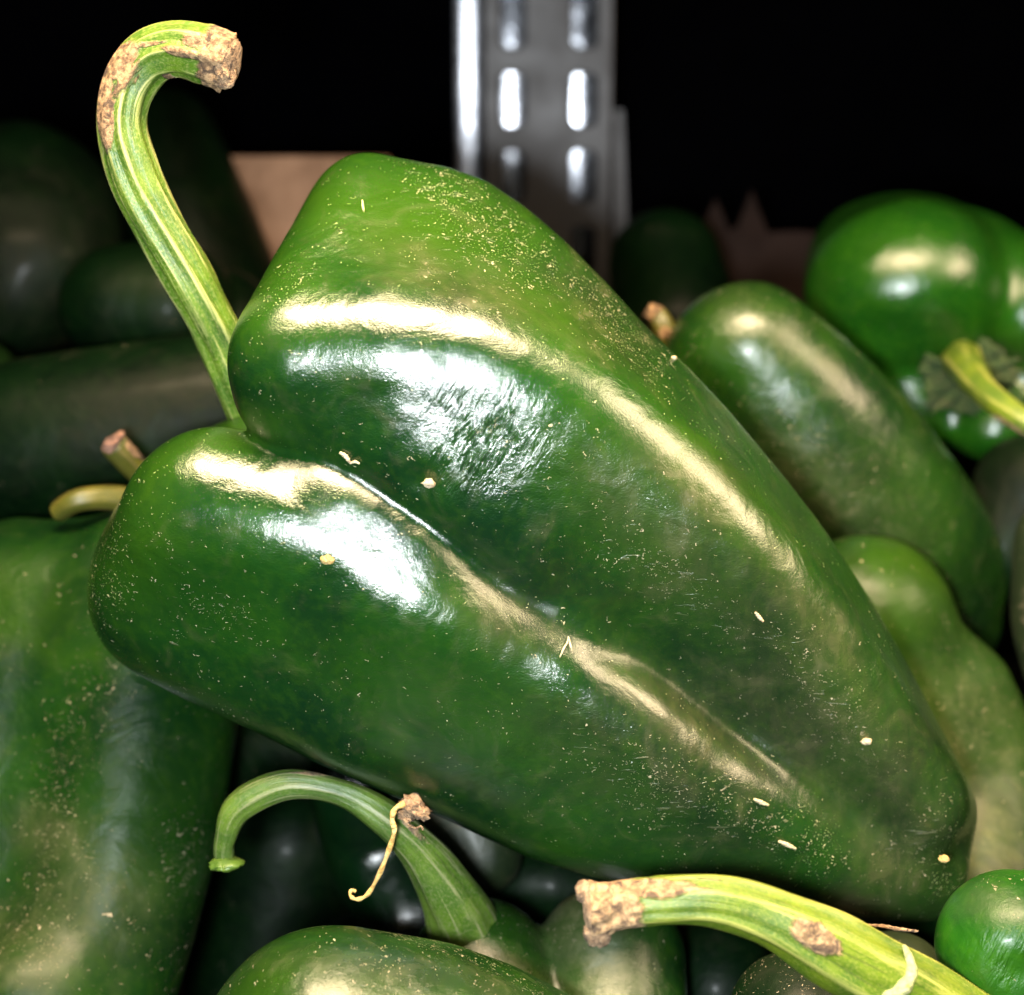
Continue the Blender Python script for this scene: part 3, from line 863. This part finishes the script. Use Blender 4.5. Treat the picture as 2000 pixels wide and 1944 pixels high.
p8, _ = pepper('light green pepper directly behind the right side of the large pepper', [
    [(1690, 1215, .309, 172), (1740, 1450, .314, 190), (1790, 1750, .314, 190)], [(1850, 1370, .312, 130), (1900, 1560, .312, 160), (1930, 1780, .298, 160)]], M_MATTE, step=.0011, k=.005, seed=61,
    yellow=[(1740, 1150, 120, 120, 40, .6), (1780, 1350, 60, 150, -20, .35)], film=[(1900, 1450, 120, 200, -20, .5), (1930, 1640, 80, 120, 0, .9)], dust=[(1900, 1400, 120, 160, 0, .25)])

p9, _ = pepper('long dusty green pepper behind the right side, its broad shoulder below the lobed pepper', [
    [(1462, 690, .318, 138), (1590, 830, .322, 162), (1710, 975, .330, 168), (1805, 1105, .340, 150), (1850, 1210, .348, 105)],
    [(1400, 730, .322, 105), (1480, 860, .328, 130), (1620, 1010, .334, 140)]], M_MID, step=.0012, k=.008, seed=71,
    yellow=[(1440, 640, 90, 90, 0, .3)], film=[(1600, 960, 160, 90, 50, .55), (1500, 650, 140, 60, 40, .35), (1700, 1020, 200, 120, 45, .35)], dust=[(1640, 950, 200, 80, 45, .25)],
    dents=[(1400, 750, .308, 50, 8)])

p11, _ = pepper('greyish dusty pepper peeking in at the right edge of the frame', [
    [(2075, 1060, .31, 90), (2070, 1200, .31, 95), (2080, 1300, .31, 80)]], M_DUSTY, step=.0016, seed=81)

# lobed pepper, seen from its calyx end
p10, _ = pepper('shiny lobed green pepper at the upper right facing the camera with its yellow stem', [
    [(1735, 585, .362, 165), (1720, 540, .385, 150)], [(1790, 560, .358, 170), (1800, 540, .39, 160)], [(1900, 560, .368, 140)],
    [(2035, 610, .362, 125), (2040, 600, .39, 140)], [(1745, 745, .366, 105)],
    [(1800, 795, .360, 84), (1850, 780, .385, 100)], [(1935, 832, .354, 72), (1940, 800, .385, 90)], [(2030, 760, .368, 90)]],
    M_BRIGHT, step=.0012, k=.006, seed=91, wob=.0004, dents=[(1885, 735, .338, 100, 85), (1720, 640, .348, 60, 14), (1800, 600, .346, 50, 8), (1650, 560, .355, 50, 8)], name='lobed_green_pepper', yellow=[(1760, 500, 120, 60, 0, .3), (1980, 700, 60, 60, 0, .4)])
V = []; Q = []
cc = K(1885, 735, .352)
# ragged calyx: a shallow disc with radial points
me_parts = []
root_star = None
nS = 96
ring = [cc + np.array([0, 0, .002])]
for j, (rr, zz) in enumerate(((30, .003), (70, .0015), (100, .0028))):
    for i in range(nS):
        a = 2 * PI * i / nS
        rag = 1.0 if j < 2 else 0.84 + 0.10 * math.sin(5 * a + 1) + 0.08 * math.sin(8 * a + 2.2) + 0.05 * math.sin(13 * a) + 0.04 * math.sin(29 * a + 1)
        ring.append(cc + np.array([math.cos(a), math.sin(a) * .82, 0]) * R_(rr * rag, .352) + np.array([0, 0, zz + (.0007 * math.sin(7 * a + 1) + .0005 * math.sin(17 * a)) * (j > 0)]))
for i in range(nS): Q.append([0, 1 + i, 1 + (i + 1) % nS])
for j in range(2):
    for i in range(nS):
        a = 1 + j * nS + i; b = 1 + j * nS + (i + 1) % nS
        Q.append([a, a + nS, b + nS, b])
cal = link('calyx', make_mesh('calyx', to_world(np.array(ring)), Q, M_CALYX), p10)
so = cal.modifiers.new('solid', 'SOLIDIFY'); so.thickness = .0012
for i, (a, r0, r1) in enumerate(((152, 50, 108), (205, 60, 100), (232, 45, 118), (255, 50, 100), (22, 45, 108), (-8, 50, 100), (-35, 50, 112), (-52, 40, 90), (100, 60, 96), (285, 50, 96))):
    a = math.radians(a)
    pts = [cc + np.array([math.cos(a + .05 * math.sin(t * 5)), math.sin(a) * .82, 0]) * R_((r0 + (r1 - r0) * t) * .93, .352) + np.array([0, 0, .0036]) for t in np.linspace(0, 1, 8)]
    V, Q = world_tube(pts, [.0002 + .00042 * math.sin(PI * (.15 + .7 * t)) for t in np.linspace(0, 1, 8)])
    link('sepal', make_mesh('sepal', V, Q, M_CALYX, True, dict(cork=[.1] * len(V), ridge=[.5] * len(V)), np.zeros((len(V), 2))), cal)
add_stem(p10, [(2060, 860, .315, 26), (1990, 815, .318, 25), (1930, 770, .325, 27), (1893, 730, .335, 33), (1880, 705, .346, 38), (1880, 710, .356, 44)], M_STEM_Y, ribs=5, rib_amp=.05, seed=31, sides=28,
    patches=[(1985, 845, 90, 16, 38, .7)])

# peppers darkened as if in shade, upper left
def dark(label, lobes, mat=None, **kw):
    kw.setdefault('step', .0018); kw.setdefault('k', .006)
    return pepper(label, lobes, mat or M_SHADED, **kw)


d1, _ = dark('large olive dark pepper in shade at the left edge behind the hooked stem', [[(40, 430, .40, 190), (60, 520, .39, 165), (0, 620, .385, 90)]], M_SHADED, seed=101, film=[(60, 500, 200, 160, 0, .5)])
d2, _ = dark('dark green pepper end at the left edge below the olive one', [[(-50, 750, .35, 92), (-120, 800, .35, 110)]], M_SHADED, seed=102, yellow=[(0, 740, 40, 80, 0, .5)])
d3, _ = dark('nearly black pepper standing upright behind the hooked stem', [[(330, 270, .43, 95), (370, 430, .425, 125), (440, 620, .42, 130)]], M_SHADED, seed=103)
d4, _ = dark('dark pepper with one small white glint, low behind the middle of the hooked stem', [[(330, 600, .37, 130), (230, 600, .37, 115), (420, 640, .38, 120)]], M_SHADED, seed=104, yellow=[(310, 560, 90, 60, 0, .45)])
d5, _ = dark('long dark pepper lying left to right beneath the hooked stem', [[(520, 800, .335, 160), (250, 845, .335, 175), (0, 880, .335, 165), (-200, 950, .335, 120)]], M_SHADED, seed=105, film=[(300, 800, 200, 60, -20, .5)])
d6, _ = dark('hidden pepper between the two shoulders of the large one, showing a short stub stem', [[(500, 1010, .335, 100), (620, 1040, .335, 110)]], M_SHADED, seed=106)
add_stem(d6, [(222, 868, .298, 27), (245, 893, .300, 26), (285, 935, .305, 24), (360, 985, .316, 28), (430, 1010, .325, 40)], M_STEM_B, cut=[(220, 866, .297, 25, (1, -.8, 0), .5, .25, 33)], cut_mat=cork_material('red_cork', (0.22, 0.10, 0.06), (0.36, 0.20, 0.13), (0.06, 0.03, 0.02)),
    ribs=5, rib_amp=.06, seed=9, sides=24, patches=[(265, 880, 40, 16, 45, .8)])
d7, _ = dark('dark pepper in shade behind the crest of the large pepper, right of the upright', [[(1300, 520, .43, 110), (1330, 640, .42, 120)]], M_SHADED, seed=107)
d8, _ = dark('hidden pepper behind the large pepper, only its yellow brown stem nub showing', [[(1230, 820, .345, 90), (1330, 900, .35, 110)]], M_SHADED, seed=108)
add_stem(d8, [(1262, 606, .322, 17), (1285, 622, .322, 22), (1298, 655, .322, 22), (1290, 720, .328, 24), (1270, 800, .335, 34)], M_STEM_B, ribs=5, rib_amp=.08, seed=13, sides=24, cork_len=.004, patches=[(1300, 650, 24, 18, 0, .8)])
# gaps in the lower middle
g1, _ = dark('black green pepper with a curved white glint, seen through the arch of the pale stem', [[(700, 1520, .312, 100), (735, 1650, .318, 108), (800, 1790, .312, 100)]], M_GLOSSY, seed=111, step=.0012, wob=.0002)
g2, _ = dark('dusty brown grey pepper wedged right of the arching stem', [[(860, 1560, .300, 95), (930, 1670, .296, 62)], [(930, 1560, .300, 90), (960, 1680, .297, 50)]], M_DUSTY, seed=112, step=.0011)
g3, _ = dark('dark teal pepper tucked under the belly of the large pepper', [[(960, 1720, .312, 70), (1080, 1730, .310, 85), (1250, 1760, .315, 95)], [(1000, 1780, .315, 80), (1200, 1830, .318, 90)]], M_SHADED, seed=113, step=.0013)
g4, _ = dark('dark pepper between the creased pepper and the belly of the large pepper', [[(460, 1500, .338, 95), (540, 1460, .335, 95), (660, 1500, .33, 80)]], M_SHADED, seed=114)
g5, _ = dark('dark dusty pepper under the thick lime stem', [[(1560, 2000, .250, 142), (1640, 2120, .252, 150)]], M_SHADED, seed=115, step=.0012, film=[(1560, 1900, 140, 60, 20, .4)], dust=[(1560, 1900, 140, 60, 0, .4)])
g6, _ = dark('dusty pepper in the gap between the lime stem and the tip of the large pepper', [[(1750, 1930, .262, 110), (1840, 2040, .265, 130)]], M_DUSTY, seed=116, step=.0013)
g7, _ = dark('smooth dark pepper behind the lime stem, right of the two shouldered pepper', [[(1400, 1930, .295, 130), (1470, 2100, .295, 140)]], M_SHADED, seed=117, step=.0015)
g8, _ = dark('black pepper deep in the gap beneath the arching stem', [[(560, 1660, .35, 150), (520, 1900, .35, 160)]], M_SHADED, seed=118)
g9, _ = dark('brownish dark pepper low in the gap left of the two shouldered pepper', [[(700, 1860, .325, 80), (800, 1815, .322, 85), (900, 1790, .325, 80)]], M_SHADED, seed=119)
g10, _ = dark('dark pepper at the right edge below the lobed pepper', [[(2010, 960, .345, 110), (1960, 1080, .345, 100)]], M_SHADED, seed=120, film=[(1950, 950, 100, 80, 0, .5)])

# ================================================================== DEBRIS
def crumb(px, py, r, label, mat=M_CRUMB, d=None, amp=.3, sq=.7, ax=(0, 1, 0), seed=0, name='crumb', cat='crumb', lift=.5):
    d = d or hit(px, py)
    c = K(px, py, d); c[2] += R_(r, d) * lift
    V, Q = lump(c, R_(r, d), ax, sq, amp, seed, 16, 11)
    o = link(name, make_mesh(name, V, Q, mat), None, origin=to_world(c[None])[0].tolist())
    return tag(o, label, cat)


def fibre(pts, r, label, mat=M_SLIVER, name='plant_fibre', cat='plant fibre', ds=None, lift=.0004):
    P = [K(x, y, (ds[i] if ds else hit(x, y))) + np.array([0, 0, lift]) for i, (x, y) in enumerate(pts)]
    C = catmull(np.array(P), 6)
    n = len(C)
    rad = [r * (0.35 + 0.65 * math.sin(PI * (0.08 + 0.84 * i / (n - 1))) + .12 * math.sin(i * 2.3)) for i in range(n)]
    V, Q = world_tube(C, rad, 8)
    base = to_world(C[n // 2][None])[0].tolist()
    o = link(name, make_mesh(name, V, Q, mat), None, origin=base)
    return tag(o, label, cat)


crumb(640, 1093, 13, 'yellow crumb on the lower shoulder of the large pepper, beside the white glare', seed=1)
crumb(838, 944, 12, 'cream crumb lodged in the small dimple at the middle of the large pepper', M_SLIVER, seed=2)
fibre([(664, 884), (676, 892), (684, 904)], .00034, 'curved tan flake lying flat above the crease of the large pepper')
fibre([(684, 906), (694, 902), (703, 906)], .00022, 'tiny pale fibre touching the end of the curved tan flake')
fibre([(1093, 1284), (1101, 1266), (1108, 1254), (1110, 1243)], .00014, 'longer arm of the thin pale forked fibre at the centre of the large pepper')
fibre([(1110, 1243), (1113, 1256), (1117, 1271)], .00013, 'shorter arm of the thin pale forked fibre at the centre of the large pepper')
fibre([(1472, 1560), (1485, 1566), (1500, 1572)], .00032, 'white sliver in the scuffed patch low on the large pepper')
fibre([(1520, 1642), (1536, 1649), (1553, 1657)], .00034, 'white pointed sliver below the scuffed patch, above the lime stem', )
fibre([(1474, 1196), (1481, 1204), (1490, 1214)], .00028, 'pale sliver on the right flank of the large pepper, below the upper ridge')
crumb(1691, 1448, 10, 'pale crumb on the far right flank of the large pepper', M_SLIVER, seed=5)
crumb(1842, 1676, 10, 'orange tan crumb near the right edge of the tip of the large pepper', M_CRUMB, seed=6, d=.255)
fibre([(528, 566), (542, 552), (552, 542), (560, 528)], .00030, 'straight pale sliver on the top left shoulder of the large pepper', ds=[.262, .261, .260, .259])
fibre([(708, 392), (709, 402), (711, 414)], .00016, 'short upright yellow fibre near the top of the large pepper')
crumb(1315, 700, 6, 'tiny pale crumb near the upper right rim of the large pepper', M_SLIVER, seed=8)
fibre([(1692, 1806), (1722, 1808), (1750, 1813), (1792, 1818)], .00034, 'thin reddish twig in the gap under the tip of the large pepper', mat=M_CORK, ds=[.243] * 4, name='twig', cat='twig')
t = empty('dried_blossom', to_world(K(805, 1582, .248)[None])[0].tolist())
tag(t, 'dried brown blossom remnant with a curling tendril caught on the arching stem', 'dried blossom')
for j, (x, y, r, sd) in enumerate(((806, 1572, 22, 71), (822, 1584, 18, 72), (795, 1594, 15, 73))):
    V, Q = lump(K(x, y, .249), R_(r, .249), (.3, .6, .2), .6, .42, sd, 22, 15)
    link('bud', make_mesh('bud', V, Q, M_CORK), t)
pts = catmull(np.array([K(x, y, d) for x, y, d in ((790, 1570, .2475), (772, 1580, .247), (766, 1600, .247), (770, 1625, .247), (758, 1665, .248), (742, 1705, .249), (722, 1742, .250), (706, 1755, .250), (692, 1756, .250), (684, 1748, .2505), (687, 1738, .251), (695, 1742, .251))]), 6)
V, Q = world_tube(pts, [.00038 * (1.15 - .6 * i / len(pts) + .18 * math.sin(i * .9)) for i in range(len(pts))], 10)
link('tendril', make_mesh('tendril', V, Q, M_CRUMB), t)
pts = catmull(np.array([K(x, y, .248) for x, y in ((792, 1596), (798, 1612), (812, 1618), (822, 1614), (826, 1622))]), 5)
V, Q = world_tube(pts, [.00016] * len(pts), 7)
link('tendril', make_mesh('tendril', V, Q, M_CORK), t)

for o in bpy.data.objects:
    if 'origin_w' in o: del o['origin_w']
